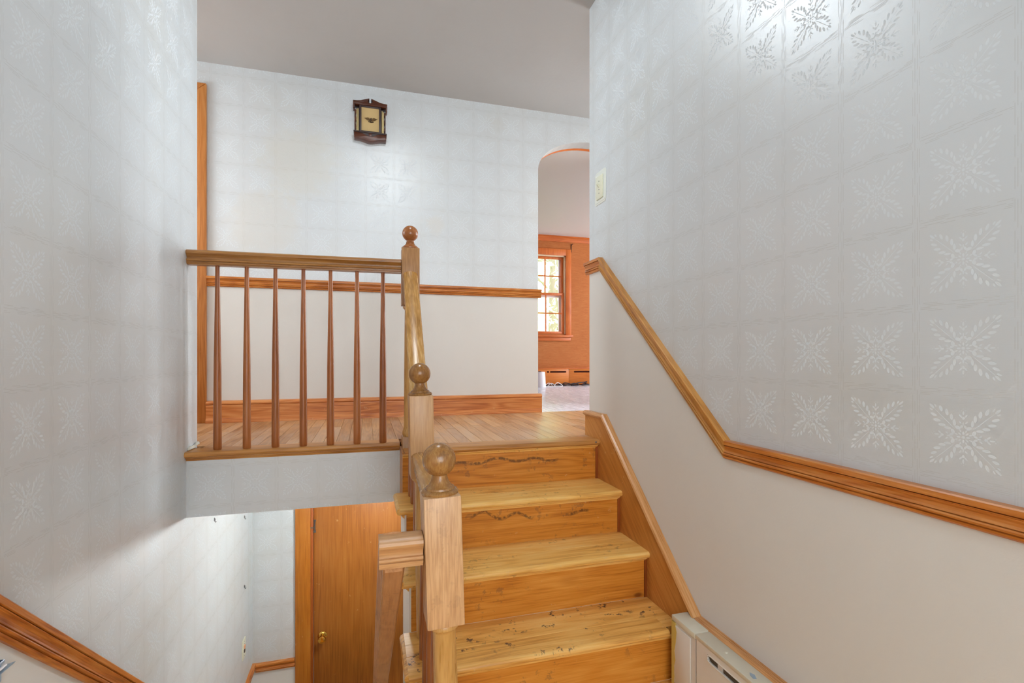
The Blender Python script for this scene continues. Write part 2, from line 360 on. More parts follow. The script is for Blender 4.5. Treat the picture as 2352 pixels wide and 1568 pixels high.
# ------------------------------------------------------------------ mesh helpers
class G:
    def __init__(self): self.v = []; self.f = []; self.mi = []
    def add(self, vs, fs, mi=0):
        o = len(self.v); self.v += [tuple(p) for p in vs]
        self.f += [tuple(i + o for i in f) for f in fs]; self.mi += [mi] * len(fs)
        return self
    def box(self, x0, x1, y0, y1, z0, z1, mi=0):
        vs = [(x, y, z) for z in (z0, z1) for y in (y0, y1) for x in (x0, x1)]
        return self.add(vs, [(0, 2, 3, 1), (4, 5, 7, 6), (0, 1, 5, 4), (2, 6, 7, 3), (0, 4, 6, 2), (1, 3, 7, 5)], mi)
    def prism(self, pts, axis, a, b, mi=0):       # pts in the two other axes (X: y,z  Y: x,z  Z: x,y)
        def P(p, c):
            return {'X': (c, p[0], p[1]), 'Y': (p[0], c, p[1]), 'Z': (p[0], p[1], c)}[axis]
        n = len(pts)
        vs = [P(p, a) for p in pts] + [P(p, b) for p in pts]
        fs = [tuple(range(n - 1, -1, -1)), tuple(range(n, 2 * n))] + [(i, (i + 1) % n, n + (i + 1) % n, n + i) for i in range(n)]
        return self.add(vs, fs, mi)
    def lathe(self, prof, c, seg=28, mi=0, axis='Z'):  # prof: (r, h)
        vs, fs = [], []
        for (r, h) in prof:
            for k in range(seg):
                t = 2 * math.pi * k / seg
                d = (r * math.cos(t), r * math.sin(t))
                vs.append({'Z': (c[0] + d[0], c[1] + d[1], c[2] + h), 'Y': (c[0] + d[0], c[1] + h, c[2] + d[1]),
                           'X': (c[0] + h, c[1] + d[0], c[2] + d[1])}[axis])
        m = len(prof)
        for i in range(m - 1):
            for k in range(seg):
                fs.append((i * seg + k, i * seg + (k + 1) % seg, (i + 1) * seg + (k + 1) % seg, (i + 1) * seg + k))
        fs.append(tuple(range(seg - 1, -1, -1))); fs.append(tuple((m - 1) * seg + k for k in range(seg)))
        return self.add(vs, fs, mi)
    def loft(self, rings, mi=0):                  # closed rings of equal length, capped
        n = len(rings[0]); vs = [p for r in rings for p in r]; fs = []
        for i in range(len(rings) - 1):
            for k in range(n):
                fs.append((i * n + k, i * n + (k + 1) % n, (i + 1) * n + (k + 1) % n, (i + 1) * n + k))
        fs.append(tuple(range(n - 1, -1, -1))); fs.append(tuple((len(rings) - 1) * n + k for k in range(n)))
        return self.add(vs, fs, mi)
    def tube(self, pts, r, seg=8, mi=0):
        rings = []
        P = [Vector(p) for p in pts]
        for i, p in enumerate(P):
            t = (P[min(i + 1, len(P) - 1)] - P[max(i - 1, 0)]).normalized()
            up = Vector((0, 0, 1)) if abs(t.z) < .9 else Vector((1, 0, 0))
            a = t.cross(up).normalized(); b = a.cross(t).normalized()
            rings.append([tuple(p + a * r * math.cos(2 * math.pi * k / seg) + b * r * math.sin(2 * math.pi * k / seg)) for k in range(seg)])
        return self.loft(rings, mi)
    def build(self, name, mats, parent=None, bevel=0.0, bseg=2, smooth=True, ang=35, matrix=None):
        if not isinstance(mats, (list, tuple)): mats = [mats]
        me = bpy.data.meshes.new(name)
        bm = bmesh.new()
        vs = [bm.verts.new(p) for p in self.v]
        for f, mi in zip(self.f, self.mi):
            try:
                fc = bm.faces.new([vs[i] for i in f]); fc.material_index = mi
            except ValueError:
                pass
        bmesh.ops.recalc_face_normals(bm, faces=bm.faces)
        if bevel:
            es = [e for e in bm.edges if len(e.link_faces) == 2 and e.calc_face_angle(0) > .5]
            bmesh.ops.bevel(bm, geom=es, offset=bevel, segments=bseg, profile=.5, affect='EDGES', clamp_overlap=True)
        if matrix is not None: bmesh.ops.transform(bm, matrix=matrix, verts=bm.verts)
        bm.to_mesh(me); bm.free()
        for m in mats: me.materials.append(m)
        if smooth:
            for p in me.polygons: p.use_smooth = True
            me.set_sharp_from_angle(angle=math.radians(ang))
        o = bpy.data.objects.new(name, me); COL.objects.link(o)
        if parent is not None: o.parent = parent
        return o

def tag(o, label, cat=None, group=None, kind=None):
    o['label'] = label
    if cat: o['category'] = cat
    if group: o['group'] = group
    if kind: o['kind'] = kind
    return o
def thing(name, label, cat, loc=(0, 0, 0), group=None, kind=None):
    o = bpy.data.objects.new(name, None); o.empty_display_size = .05; COL.objects.link(o)
    o.location = (0, 0, 0)
    return tag(o, label, cat, group, kind)
def struct(o, label): return tag(o, label, None, None, 'structure')

CHAIR = [(0, -.062), (.007, -.062), (.0115, -.058), (.0125, -.0535), (.0085, -.0515), (.0085, -.0505), (.0145, -.0495), (.0165, -.0455), (.0150, -.0425),
         (.0100, -.0415), (.0100, -.0405), (.0150, -.0395), (.0125, -.034), (.0130, -.027), (.0165, -.021), (.0205, -.0185), (.0205, -.0172), (.0155, -.0165), (.0155, -.0152),
         (.0235, -.0142), (.0245, -.003), (.022, 0), (0, 0)]
def moulding(name, axis, plane, sign, path, prof, mats, label=None, parent=None):
    """profile (out of wall, height) run along a polyline drawn on a wall; every straight length is a mitred piece.
    axis: wall normal ('X': path is (y,z); 'Y': path is (x,z))."""
    n = len(path)
    dirs = []
    for i in range(n - 1):
        d = Vector((path[i + 1][0] - path[i][0], path[i + 1][1] - path[i][1])); dirs.append(d.normalized())
    nor = [Vector((-d.y, d.x)) if d.x >= 0 else Vector((d.y, -d.x)) for d in dirs]
    mit = []
    for i in range(n):
        if i == 0: mit.append(nor[0])
        elif i == n - 1: mit.append(nor[-1])
        else: mit.append((nor[i - 1] + nor[i]) / (1 + nor[i - 1].dot(nor[i])))
    outs = []
    for i in range(n - 1):
        rings = []
        for j in (i, i + 1):
            r = []
            for (d, h) in prof:
                s = path[j][0] + mit[j].x * h; z = path[j][1] + mit[j].y * h
                w = plane + sign * d
                r.append((w, s, z) if axis == 'X' else (s, w, z))
            rings.append(r)
        m = mats[i] if isinstance(mats, (list, tuple)) else mats
        par = parent if parent is not None else (outs[0] if outs else None)
        o = G().loft(rings).build(name if i == 0 else 'rail_length', m, par, ang=22)
        outs.append(o)
    if label: struct(outs[0], label)
    return outs

# ------------------------------------------------------------------ structure: walls
def split_wall(name, label, axis, a, b, up_polys, low_polys, mat_up, mat_low):
    g = G()
    for p in up_polys: g.prism(p, axis, a, b)
    o = struct(g.build(name, mat_up, smooth=False), label)
    if low_polys:
        g = G()
        for p in low_polys: g.prism(p, axis, a, b)
        g.build('lower_wall', mat_low, o, smooth=False)
    return o

RM = -.03   # the seam between paper and paint lies behind the middle of the chair rail
# left wall: beside the entry, the flight down and the lower hall
lp = [(YFRONT, -.266), (1.03, -.266), (3.06, -2.083), (YLB, -2.083)]
split_wall('wall_left', 'wallpapered wall left of the stairwell, running down to the lower hall', 'X', XL - .12, XL,
           [[(YFRONT, -.266 + RM), (1.03, -.266 + RM), (1.03, ZC), (YFRONT, ZC)],
            [(1.03, -.266 + RM), (1.42, -.615 + RM), (1.42, ZC), (1.03, ZC)],
            [(1.42, -.615 + RM), (1.42, -.43), (2.59, -.43), (2.59, ZC), (1.42, ZC)][1:],
            [(1.42, -.615 + RM), (3.06, -2.083 + RM), (3.06, -.43), (1.42, -.43)],
            [(3.06, -2.083 + RM), (YLB, -2.083 + RM), (YLB, -.43), (3.06, -.43)]],
           [[(YFRONT, ZB), (1.03, ZB), (1.03, -.266 + RM), (YFRONT, -.266 + RM)],
            [(1.03, ZB), (3.06, ZB), (3.06, -2.083 + RM), (1.03, -.266 + RM)],
            [(3.06, ZB), (YLB, ZB), (YLB, -2.083 + RM), (3.06, -2.083 + RM)]], PAPER_L, CREAM)
# right wall
split_wall('wall_right', 'tall wallpapered wall on the right of the stairs, cream below the rail', 'X', XR, XR + .12,
           [[(YFRONT, -.268 + RM), (1.335, -.268 + RM), (1.335, ZC), (YFRONT, ZC)],
            [(1.335, -.268 + RM), (2.239, .493 + RM), (2.239, ZC), (1.335, ZC)],
            [(2.239, .493 + RM), (2.39, .493 + RM), (2.39, ZC), (2.239, ZC)]],
           [[(YFRONT, ZE - .1), (1.335, ZE - .1), (1.335, -.268 + RM), (YFRONT, -.268 + RM)],
            [(1.335, ZE - .1), (2.239, ZE - .1), (2.239, .493 + RM), (1.335, -.268 + RM)],
            [(2.239, ZE - .1), (2.39, ZE - .1), (2.39, .493 + RM), (2.239, .493 + RM)]], PAPER_R, CREAM)
# back wall of the upper hall, with a door opening on the left and the arch on the right
AX0, AX1, ATOP, ARX, ARZ = 1.217, 2.45, 1.64, .45, .25
arch = []
for k in range(0, 13):
    t = math.pi - math.pi / 2 * k / 12
    arch.append((AX0 + ARX + ARX * math.cos(t), ATOP - ARZ + ARZ * math.sin(t)))
for k in range(0, 13):
    t = math.pi / 2 - math.pi / 2 * k / 12
    arch.append((AX1 - ARX + ARX * math.cos(t), ATOP - ARZ + ARZ * math.sin(t)))
DX0, DX1, DZ = -1.80, -1.02, 1.62
top_pieces = []
for i in range(len(arch) - 1):
    (xa, za), (xb, zb) = arch[i], arch[i + 1]
    if xb - xa > 1e-5: top_pieces.append([(xa, za), (xb, zb), (xb, ZC), (xa, ZC)])
CS = .50 + RM
split_wall('wall_back', 'wallpapered back wall of the upper hall with an arched opening', 'Y', YB, YB + .115,
           [[(-2.1, CS), (DX0, CS), (DX0, ZC), (-2.1, ZC)], [(DX0, DZ), (DX1, DZ), (DX1, ZC), (DX0, ZC)],
            [(DX1, CS), (AX0, CS), (AX0, ZC), (DX1, ZC)]] + top_pieces + [[(AX1, CS), (3.3, CS), (3.3, ZC), (AX1, ZC)]],
           [[(-2.1, ZL - .03), (DX0, ZL - .03), (DX0, CS), (-2.1, CS)], [(DX1, ZL - .03), (AX0, ZL - .03), (AX0, CS), (DX1, CS)],
            [(AX1, ZL - .03), (3.3, ZL - .03), (3.3, CS), (AX1, CS)]], PAPER_B, CREAM)
wb = bpy.data.objects['wall_back']; wb.data.materials.append(CEIL)      # shade under the arch put into its colour, borrowing the darker ceiling paint
for p in wb.data.polygons:
    if p.normal.z < -.05 and p.center.x > AX0 and p.center.z > 1: p.material_index = 1
struct(G().box(XL, .15, 2.445, 2.47, ZCL, -.447).build('wall_header', PAPER_H, smooth=False),
       'papered strip of wall under the landing edge above the lower doorway')
# lower back wall with a door opening
LD0, LD1, LDZ = -.375, .405, -.93
split_wall('wall_lower', 'plain off-white end wall of the lower hall around the brown door', 'Y', YLB, YLB + .12,
           [[(XL - .12, -2.083 + RM), (LD0 - .01, -2.083 + RM), (LD0 - .01, ZCL + .02), (XL - .12, ZCL + .02)],
            [(LD0 - .01, LDZ), (LD1, LDZ), (LD1, ZCL + .02), (LD0 - .01, ZCL + .02)],
            [(LD1, -2.083 + RM), (XR, -2.083 + RM), (XR, ZCL + .02), (LD1, ZCL + .02)]],
           [[(XL - .12, ZB), (LD0 - .01, ZB), (LD0 - .01, -2.083 + RM), (XL - .12, -2.083 + RM)],
            [(LD1, ZB), (XR, ZB), (XR, -2.083 + RM), (LD1, -2.083 + RM)]], PAPER_LOW, CREAM)
# closing walls that the camera does not see into
struct(G().box(-2.1, XL - .12, 2.47, 2.59, ZL - .03, ZC).box(-2.1, -2.0, 2.59, 2.70, ZL - .03, ZC).box(-2.1, -2.0, 3.34, YB, ZL - .03, ZC).box(-2.1, -2.0, 2.70, 3.34, ZL - .03, .38).box(-2.1, -2.0, 2.70, 3.34, 1.52, ZC).build('wall_hall_left', CREAM, smooth=False),
       'cream end walls of the upper hall to the left')
struct(G().box(XR + .12, 3.3, 2.27, 2.39, ZL - .03, ZC).box(3.2, 3.3, 2.39, 2.62, ZL - .03, ZC).box(3.2, 3.3, 3.26, YB, ZL - .03, ZC).box(3.2, 3.3, 2.62, 3.26, ZL - .03, .38).box(3.2, 3.3, 2.62, 3.26, 1.52, ZC).build('wall_hall_right', CREAM, smooth=False),
       'cream end walls of the upper hall to the right')
struct(G().box(.163, XR, 2.10, 2.12, ZB, -.64).box(XR, XR + .1, 1.0, YLB + .12, ZB, ZE - .1)
       .box(XR, XR + .1, 2.12, YLB + .12, ZE - .1, ZCL).build('wall_under_stairs', CREAM, smooth=False), 'cream walls below the stairs in the lower hall')
# front wall behind the camera, with the glazed opening
struct(G().box(XL - .12, -.55, YFRONT - .12, YFRONT, ZE - .1, ZC).box(.95, XR + .12, YFRONT - .12, YFRONT, ZE - .1, ZC)
       .box(-.55, .95, YFRONT - .12, YFRONT, 1.2, ZC).box(-.55, .95, YFRONT - .12, YFRONT, ZE - .1, -.5)
       .build('wall_front', CREAM, smooth=False), 'cream front wall of the entry with a wide glazed opening')
w2 = struct(G().box(-.55, .95, YFRONT - .09, YFRONT - .04, -.5, -.44).box(-.55, .95, YFRONT - .09, YFRONT - .04, 1.14, 1.2)
            .box(-.55, -.49, YFRONT - .09, YFRONT - .04, -.44, 1.14).box(.89, .95, YFRONT - .09, YFRONT - .04, -.44, 1.14)
            .build('window_2', SASHW), 'white framed entry window in the front wall')
for xx in (-.03, .43): G().box(xx - .012, xx + .012, YFRONT - .08, YFRONT - .05, -.44, 1.14).build('muntin', SASHW, w2)
for nm, x0, ya, lab in (('added_window_3', -2.07, 2.70, 'white window frame added for the fill light at the unseen left end of the upper hall'), ('added_window_4', 3.23, 2.62, 'white window frame added for the fill light at the unseen right end of the upper hall')):  # frames added around the two hall fill lights
    w3 = struct(G().box(x0, x0 + .04, ya, ya + .64, .38, .43).box(x0, x0 + .04, ya, ya + .64, 1.47, 1.52).box(x0, x0 + .04, ya, ya + .05, .43, 1.47)
                .box(x0, x0 + .04, ya + .59, ya + .64, .43, 1.47).build(nm, SASHW), lab)
    G().box(x0 + .005, x0 + .035, ya + .05, ya + .59, .935, .965).build('meeting_rail', SASHW, w3)
# ceilings
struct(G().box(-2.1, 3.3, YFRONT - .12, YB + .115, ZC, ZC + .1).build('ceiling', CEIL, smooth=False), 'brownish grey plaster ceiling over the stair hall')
struct(G().box(XL, XR, 2.47, YLB, ZCL, ZCL + .02).build('ceiling_lower', WHITE, smooth=False), 'white ceiling of the lower hall under the landing')
struct(G().box(-.4, 5.0, YB + .115, YF + .1, ZCF, ZCF + .1).build('ceiling_far_room', plain('far_ceiling_paint', srgb(210, 200, 192), .6, .2), smooth=False), 'pale grey ceiling of the room beyond the arch')
# floors
fl = struct(G().box(XL, .15, 2.47, YB, ZCL + .02, ZL - .018).box(.16, XR + .12, 2.262, YB, ZCL + .02, ZL - .018)
            .box(-2.1, XL, 2.59, YB, ZCL + .02, ZL - .018).box(XR + .12, 3.3, 2.39, YB, ZCL + .02, ZL - .018)
            .build('floor', NOSEW, smooth=False), 'worn oak strip floor of the upper landing')
ffl = struct(G().box(-.4, 5.0, YB, YF + .1, ZL - .12, ZL - .018).build('floor_far_room', DARK, smooth=False),
             'oak strip floor of the room beyond the arch, window reflection painted into its pale colour')
def planks(parent, x0, x1, y0f, y1, w, mat, lengths):
    x = x0
    while x < x1 - .005:
        xe = min(x + w, x1); y = y0f(x, xe)
        while y < y1 - .01:
            L = random.uniform(*lengths); ye = min(y + L, y1)
            if y1 - ye < .18: ye = y1
            dz = random.uniform(-.0006, .0004)
            G().box(x + .0004, xe - .0004, y + .0004, ye - .0004, ZL - .0175, ZL + dz).build('plank', mat, parent, bevel=.0009, bseg=1, smooth=False)
            y = ye
        x = xe
planks(fl, XL - .25, 1.9, lambda a, b: 2.592 if b <= XL + .001 or a < XL else (2.535 if a < .15 else (2.345 if b <= XR + .005 else 2.392)),
       YB, .057, FLOORW, (.35, 1.1))
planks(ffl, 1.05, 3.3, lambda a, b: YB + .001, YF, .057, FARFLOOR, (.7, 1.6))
struct(G().box(XL, .143, YFRONT, 1.06, ZE - .15, ZE).box(.143, XR, YFRONT, 1.574, ZE - .15, ZE).build('floor_entry', TREAD, smooth=False),
       'wooden floor of the entry landing at the foot of the stairs')
struct(G().box(XL, XR, 1.0, YLB, ZB - .1, ZB).build('floor_lower', FLOORW, smooth=False), 'wooden floor of the lower hall')

# landing edge boards with rounded nosing
def nose_prof(front, back, top, th):      # (y, z) outline of a board with a half round front
    r = th / 2; pts = [(back, top - th), (back, top)]
    for k in range(0, 9):
        a = math.pi / 2 + math.pi * k / 8
        pts.append((front + r + r * math.cos(a), top - r + r * math.sin(a)))
    return pts
def cove(y_face, ztop, h=.016, d=.016):     # small concave moulding under a nosing, towards -y
    pts = [(y_face, ztop), (y_face, ztop - h), (y_face - d * .25, ztop - h)]
    for k in range(0, 6):
        a = math.pi / 2 * k / 5
        pts.append((y_face - d * .25 - d * .75 * (1 - math.cos(a)), ztop - h + h * .8 * math.sin(a)))
    pts.append((y_face - d, ztop))
    return pts
n1 = struct(G().prism(nose_prof(2.418, 2.534, ZL + .001, .024), 'X', XL, .148).build('trim_1', NOSEW),
            'rounded oak nosing board along the open landing edge under the balusters')
G().prism(cove(2.445, ZL - .023, .016, .018), 'X', XL + .001, .148).build('cove_moulding', NOSEW, n1)
g = G()
random.seed(3)
for k in range(16):
    yy = 2.46 + .125 * k / 15
    g.lathe([(.001, -.004), (.005 + random.random() * .004, 0), (.004, .006 + random.random() * .006), (.001, .011)],
            (XL + .003 + random.random() * .004, yy, ZL + .006 + (.006 if k > 10 else 0)), 6)
c = g.build('crumbling_plaster', plain('crumbled_plaster', srgb(206, 200, 186), .9, .1, mottled=.6, col2=srgb(120, 100, 76)), bpy.data.objects['wall_left'])

# ------------------------------------------------------------------ trims
moulding('trim_2', 'Y', YB, -1, [(-.955, .50), (AX0 + .02, .497)], CHAIR, CHX, 'moulded oak chair rail across the back wall of the upper hall')
moulding('trim_3', 'X', XR, -1, [(YFRONT, -.268), (1.335, -.268), (2.239, .493), (2.415, .493)], CHAIR, [CHY, CHS, CHY],
         'moulded oak chair rail on the right wall that climbs with the stairs')
moulding('trim_4', 'X', XL, 1, [(YFRONT, -.266), (1.03, -.266), (3.06, -2.083), (YLB, -2.083)], CHAIR, [CHY, CHD, CHY],
         'moulded oak chair rail on the left wall sloping down beside the lower flight')
moulding('trim_5', 'Y', YLB, -1, [(XL + .02, -2.085), (-.482, -2.085)], CHAIR, CHX, 'short oak chair rail left of the lower door')
BASE = [(0, 0), (.024, 0), (.024, .105), (.020, .112), (.026, .116), (.026, .124), (.020, .132), (.012, .135), (0, .137)]
bb = moulding('baseboard_back', 'Y', YB, -1, [(-.956, ZL), (AX0 + .022, ZL)], BASE, BASEW, 'worn reddish fir baseboard along the back wall of the hall')
G().prism([(YB - .034, ZL), (YB - .034, ZL + .012), (YB - .024, ZL + .030), (YB - .024, ZL)], 'X', -.956, AX0 + .016).build('shoe_moulding', BASEW, bb[0])
# right baseboard behind the heater (level), the stair skirt belongs to the staircase
BSR = [(0, ZE), (.016, ZE), (.016, -.936), (.020, -.933), (.030, -.926), (.033, -.918), (.030, -.910), (.022, -.905), (0, -.905)]
moulding('baseboard_right', 'X', XR, -1, [(YFRONT, 0), (1.478, 0)], BSR, CAPW, 'level wooden baseboard cap above the white baseboard heater')
bpy.data.objects['baseboard_right']['kind'] = 'structure'

# ------------------------------------------------------------------ staircase going up
st = thing('staircase', 'honey pine stairs of four risers climbing from the entry to the landing', 'stairs')
NOSEY = [2.228, 2.002, 1.776, 1.549]; NZ = [ZL, -.6035, -.793, -.983]
XT0, XT1 = .122, 1.100
RY = [y + .026 for y in NOSEY]
for i in range(4):
    zb = NZ[i + 1] if i < 3 else ZE
    G().box(.150, XT1 - .012, RY[i], RY[i] + .018, zb, NZ[i] - .026).build('riser', RISER[i], st)
    G().prism(cove(RY[i], NZ[i] - .026, .014, .014), 'X', .150, XT1 - .004).build('cove_moulding', TREAD, st)
    G().box(XT1 - .012, XT1, RY[i] - .004, RY[i] + .012, zb, NZ[i] - .026).build('corner_strip', DJAMB, st)
    if i:
        mt = TREADW if i == 3 else TREAD
        back = RY[i - 1]
        cut = NOSEY[i] + (.105 if i == 3 else .13)
        x1 = XT1 if i < 3 else 1.042
        t = G().prism(nose_prof(NOSEY[i], cut, NZ[i], .026), 'X', XT0, x1).build('tread', mt, st)
        if i == 3:
            G().box(1.042, XT1, NOSEY[i] + .03, cut, NZ[i] - .026, NZ[i]).build('tread_end', mt, t)
            G().box(XT0, XT1, cut + .0006, cut + .07, NZ[i] - .026, NZ[i] + .0006).build('tread_board', mt, t, bevel=.001, bseg=1)
            G().box(XT0, XT1, cut + .0706, back, NZ[i] - .026, NZ[i] - .0002).build('tread_board', mt, t, bevel=.001, bseg=1)
        else:
            G().box(XT0, XT1, cut + .0006, back, NZ[i] - .026, NZ[i] + .0003).build('tread_board', mt, t, bevel=.001, bseg=1)
        # rounded return at the open end with a small bracket moulding
        r = .013
        pts = [(XT0, NZ[i]), (XT0 - r * .7, NZ[i] - r * .3), (XT0 - r, NZ[i] - r), (XT0 - r * .7, NZ[i] - 2 * r + r * .3), (XT0, NZ[i] - 2 * r)]
        G().prism(pts, 'Y', NOSEY[i] + .010, back - .002).build('return_nosing', mt, t)
        G().prism([(.143, NZ[i] - .026), (.128, NZ[i] - .026), (.132, NZ[i] - .036), (.139, NZ[i] - .044), (.143, NZ[i] - .046)], 'Y',
                  NOSEY[i] + .03, back - .004).build('bracket_moulding', mt, t)
nt = G().prism(nose_prof(NOSEY[0], 2.344, ZL, .026), 'X', .238, XT1).build('landing_nosing', NOSEW, st)
for (x, y, z) in ((1.079, 2.2275, ZL - .010),):
    G().lathe([(.001, -.0015), (.0045, -.001), (.0045, .001), (.001, .0015)], (x, y, z), 10, axis='Y').build('nail_head', STEEL, nt)
# right skirt board with its cap
sk = G().prism([(2.40, ZL), (2.40, -.306), (2.190, -.304), (1.478, -.930), (1.478, ZE), (1.60, ZE), (1.66, -1.10), (2.36, -.55), (2.40, -.5)],
               'X', XT1, XR - .0005).build('skirt_board', SKIRT, st)
CAPP = [(0, -.026), (.020, -.026), (.027, -.022), (.033, -.013), (.030, -.005), (.022, 0), (0, 0)]
moulding('skirt_cap', 'X', XR - .0005, -1, [(1.478, -.906), (2.192, -.279), (2.402, -.281)], CAPP, [CAPS, CAPW], parent=st)
G().box(.150, .1595, 2.275, 2.468, -.69, ZL - .024).build('fascia', SKIRT, st)
# white stringer closing the open side
G().prism([(1.085, ZB), (2.12, ZB), (2.12, -.632), (2.03, -.632), (2.03, -.822), (1.803, -.822), (1.803, -1.012), (1.577, -1.012), (1.577, -1.21), (1.085, -1.21)],
          'X', .143, .150).build('stringer', WHITE, st, smooth=False)
G().prism([(2.12, -.90), (2.26, -.76), (2.26, -.632), (2.12, -.632)], 'X', .143, .150).build('stringer', WHITE, st, smooth=False)

# staircase going down (below the frame)
ds = thing('staircase', 'plain wooden flight going down along the left wall to the lower hall', 'stairs')
ND = 9; RR = (ZE - ZB) / ND; RUN = 2.03 / (ND - 0.6)
for i in range(ND):
    z = ZE - RR * i; y = 1.06 + RUN * i
    G().box(XL + .001, .142, y, y + .018, z - RR + (.0 if i < ND - 1 else 0), z - .026).build('riser', RISER[2], ds)
    if i < ND - 1:
        G().prism([(2 * (y + RUN) - p[0] - RUN + .0, p[1]) for p in nose_prof(y + RUN - .03 - RUN + .0, y + RUN + .0, z - RR, .026)], 'X', XL + .001, .142).build('tread', TREAD, ds)

# ------------------------------------------------------------------ railings
RAILH = [(0, .036), (.014, .0352), (.024, .0325), (.0310, .028), (.0335, .022), (.0325, .0165), (.0275, .0115), (.0225, .006), (.0205, -.001),
         (.0215, -.006), (.0270, -.0075), (.0275, -.0125), (.0255, -.0150), (.0215, -.0155), (.0215, -.0170), (.0245, -.0180), (.0235, -.0235), (.0200, -.0250), (.0200, -.030)]
RAILP = [(-x, z) for x, z in RAILH[::-1]] + RAILH[1:]
def rail(name, p0, p1, mat, parent, prof=RAILP):
    p0, p1 = Vector(p0), Vector(p1); d = (p1 - p0); h = Vector((d.x, d.y, 0)).normalized()
    side = Vector((h.y, -h.x, 0)); k = d.length / Vector((d.x, d.y, 0)).length
    rings = []
    for p in (p0, p1):
        rings.append([tuple(p + side * a + Vector((0, 0, 1)) * b * k) for (a, b) in prof])
    return G().loft(rings).build(name, mat, parent, ang=28)
BAL = {}
def baluster(x, y, z0, z1, parent):
    key = round(z1 - z0, 3)
    if key not in BAL:
        L = key
        me = G().lathe([(.0150, 0), (.0168, .004), (.0168, .05), (.0150, L * .45), (.0105, L * .8), (.0085, L)], (0, 0, 0), 18).build('baluster', BALUS)
        BAL[key] = me.data; o = me
    else:
        o = bpy.data.objects.new('baluster', BAL[key]); COL.objects.link(o)
    o.location = (x, y, z0); o.parent = parent
    return o
FIN = [(.0405, .0), (.0415, .004), (.039, .008), (.033, .010), (.032, .014), (.026, .018), (.0205, .026), (.0175, .036), (.0170, .040)]
for k in range(0, 15):
    a = -math.pi / 2 + .47 + (math.pi - .47) * k / 14
    FIN.append((max(.0375 * math.cos(a), .0006), .0745 + .0375 * math.sin(a)))
MAPLE_B = wood('newel_maple_mid', srgb(146, 100, 58), srgb(194, 146, 98), srgb(212, 168, 122), 'Z', along=3.0, across=16, rough=.38, contrast=.6)
MAPLE_C = wood('newel_maple_dark', srgb(126, 82, 44), srgb(174, 126, 80), srgb(198, 152, 104), 'Z', along=3.0, across=16, rough=.36, contrast=.6)
def newel(cx, cy, ztop, parent, lean=0.0, ball=None, mat=MAPLE, hw=.041, bh=.285, low=.26, shaft=.62):
    zb = ztop - bh
    M = Matrix.Translation((cx, cy, zb)) @ Matrix.Rotation(lean, 4, 'Y')
    post = G().box(-hw, hw, -hw, hw, 0, bh).build('newel_post', mat, parent, bevel=.003, matrix=M)
    zs = -shaft
    G().lathe([(.030, 0), (.034, -.006), (.034, -.012), (.028, -.017), (.0255, -.024), (.0265, -.10), (.0285, -.30), (.0300, zs + .05), (.0305, zs + .040),
               (.034, zs + .030), (.037, zs + .020), (.037, zs + .010), (.033, zs)][::-1], (0, 0, 0), 30).build('turned_shaft', MAPLE_S, post, matrix=M)
    G().box(-hw + .002, hw - .002, -hw + .002, hw - .002, zs - low, zs).build('base_block', mat, post, bevel=.002, matrix=M)
    G().lathe(FIN, (0, 0, bh), 36).build('ball_finial', ball or BALLW, post, matrix=M, ang=40)
    return post

lr = thing('landing_railing', 'level railing of seven tapered balusters guarding the upper landing edge', 'railing')
CX, CY, CT = .196, 2.412, .513
newel(CX, CY, CT, lr, ball=BALLC, bh=.27, mat=MAPLE_C)
rail('handrail', (XL + .001, 2.470, .430), (CX - .0412, 2.440, .430), RAILX, lr)
for k in range(7):
    baluster(-.636 + .1178 * k, 2.468 - .004 * k, ZL + .001, .402, lr)
sr = thing('stair_railing', 'railing with two ball-topped newel posts between the flights up and down', 'railing')
AXC, AY, AT = .157, 1.116, -.305
BX, BY, BT = .178, 1.767, -.134
newel(AXC + .008, AY, AT, sr, lean=math.radians(-1.7))
newel(BX + .006, BY, BT, sr, lean=math.radians(-1.2), mat=MAPLE_B)
rail('handrail', (CX - .002, CY - .0412, .352), (BX, BY + .042, -.178), RAILYS, sr)
rail('handrail', (BX, BY - .042, -.364), (AXC + .002, AY + .042, -.364), RAILY, sr)
for k in range(4):
    t = (k + 1) / 5; y = BY + (AY - BY) * t
    baluster(BX + (AXC - BX) * t + .004, y, ZE, -.394, sr)
for (y, zt) in ((2.075, NZ[1]), (2.185, NZ[1]), (1.845, NZ[2]), (1.955, NZ[2])):
    zr = -.178 + (.352 + .178) * (y - BY - .042) / (CY - .0412 - BY - .042) - .040
    baluster(.186, y, zt, zr, sr)
dr = thing('lower_handrail', 'handrail turning off the near newel post and running down the lower flight', 'handrail')
RD = [(a * .96, b) for a, b in RAILP]
rail('handrail', (.0235, 1.112, -.424), (AXC - .0405, 1.112, -.424), RAILDX, dr, RD)
rail('handrail', (.055, 1.118, -.432), (.055, 3.05, -.432 - .9 * 1.932), RAILD, dr, RD)
G().box(.035, .075, 3.03, 3.07, ZB, -2.17).build('end_post', MAPLE, dr, bevel=.003)

# ------------------------------------------------------------------ upper hall door on the far left
d1 = struct(G().box(DX0 + .01, DX1 - .01, YB + .03, YB + .07, ZL, DZ - .01).build('door_1', CASEW), 'wooden door at the left end of the back wall')
cs = G()
cs.prism([(DX1 - .01, ZL), (-.955, ZL), (-.955, DZ + .065), (DX1 - .01, DZ)], 'Y', YB - .02, YB)
cs.build('casing', CASEW, d1, bevel=.003)
G().prism([(DX0 + .01, DZ), (DX1 - .01, DZ), (-.956, DZ + .0655), (DX0 - .055, DZ + .0655)], 'Y', YB - .02, YB).build('head_casing', CASEW, d1, bevel=.003)
G().prism([(DX0 - .055, ZL), (DX0 + .01, ZL), (DX0 + .01, DZ), (DX0 - .055, DZ + .065)], 'Y', YB - .02, YB).build('casing', CASEW, d1, bevel=.003)
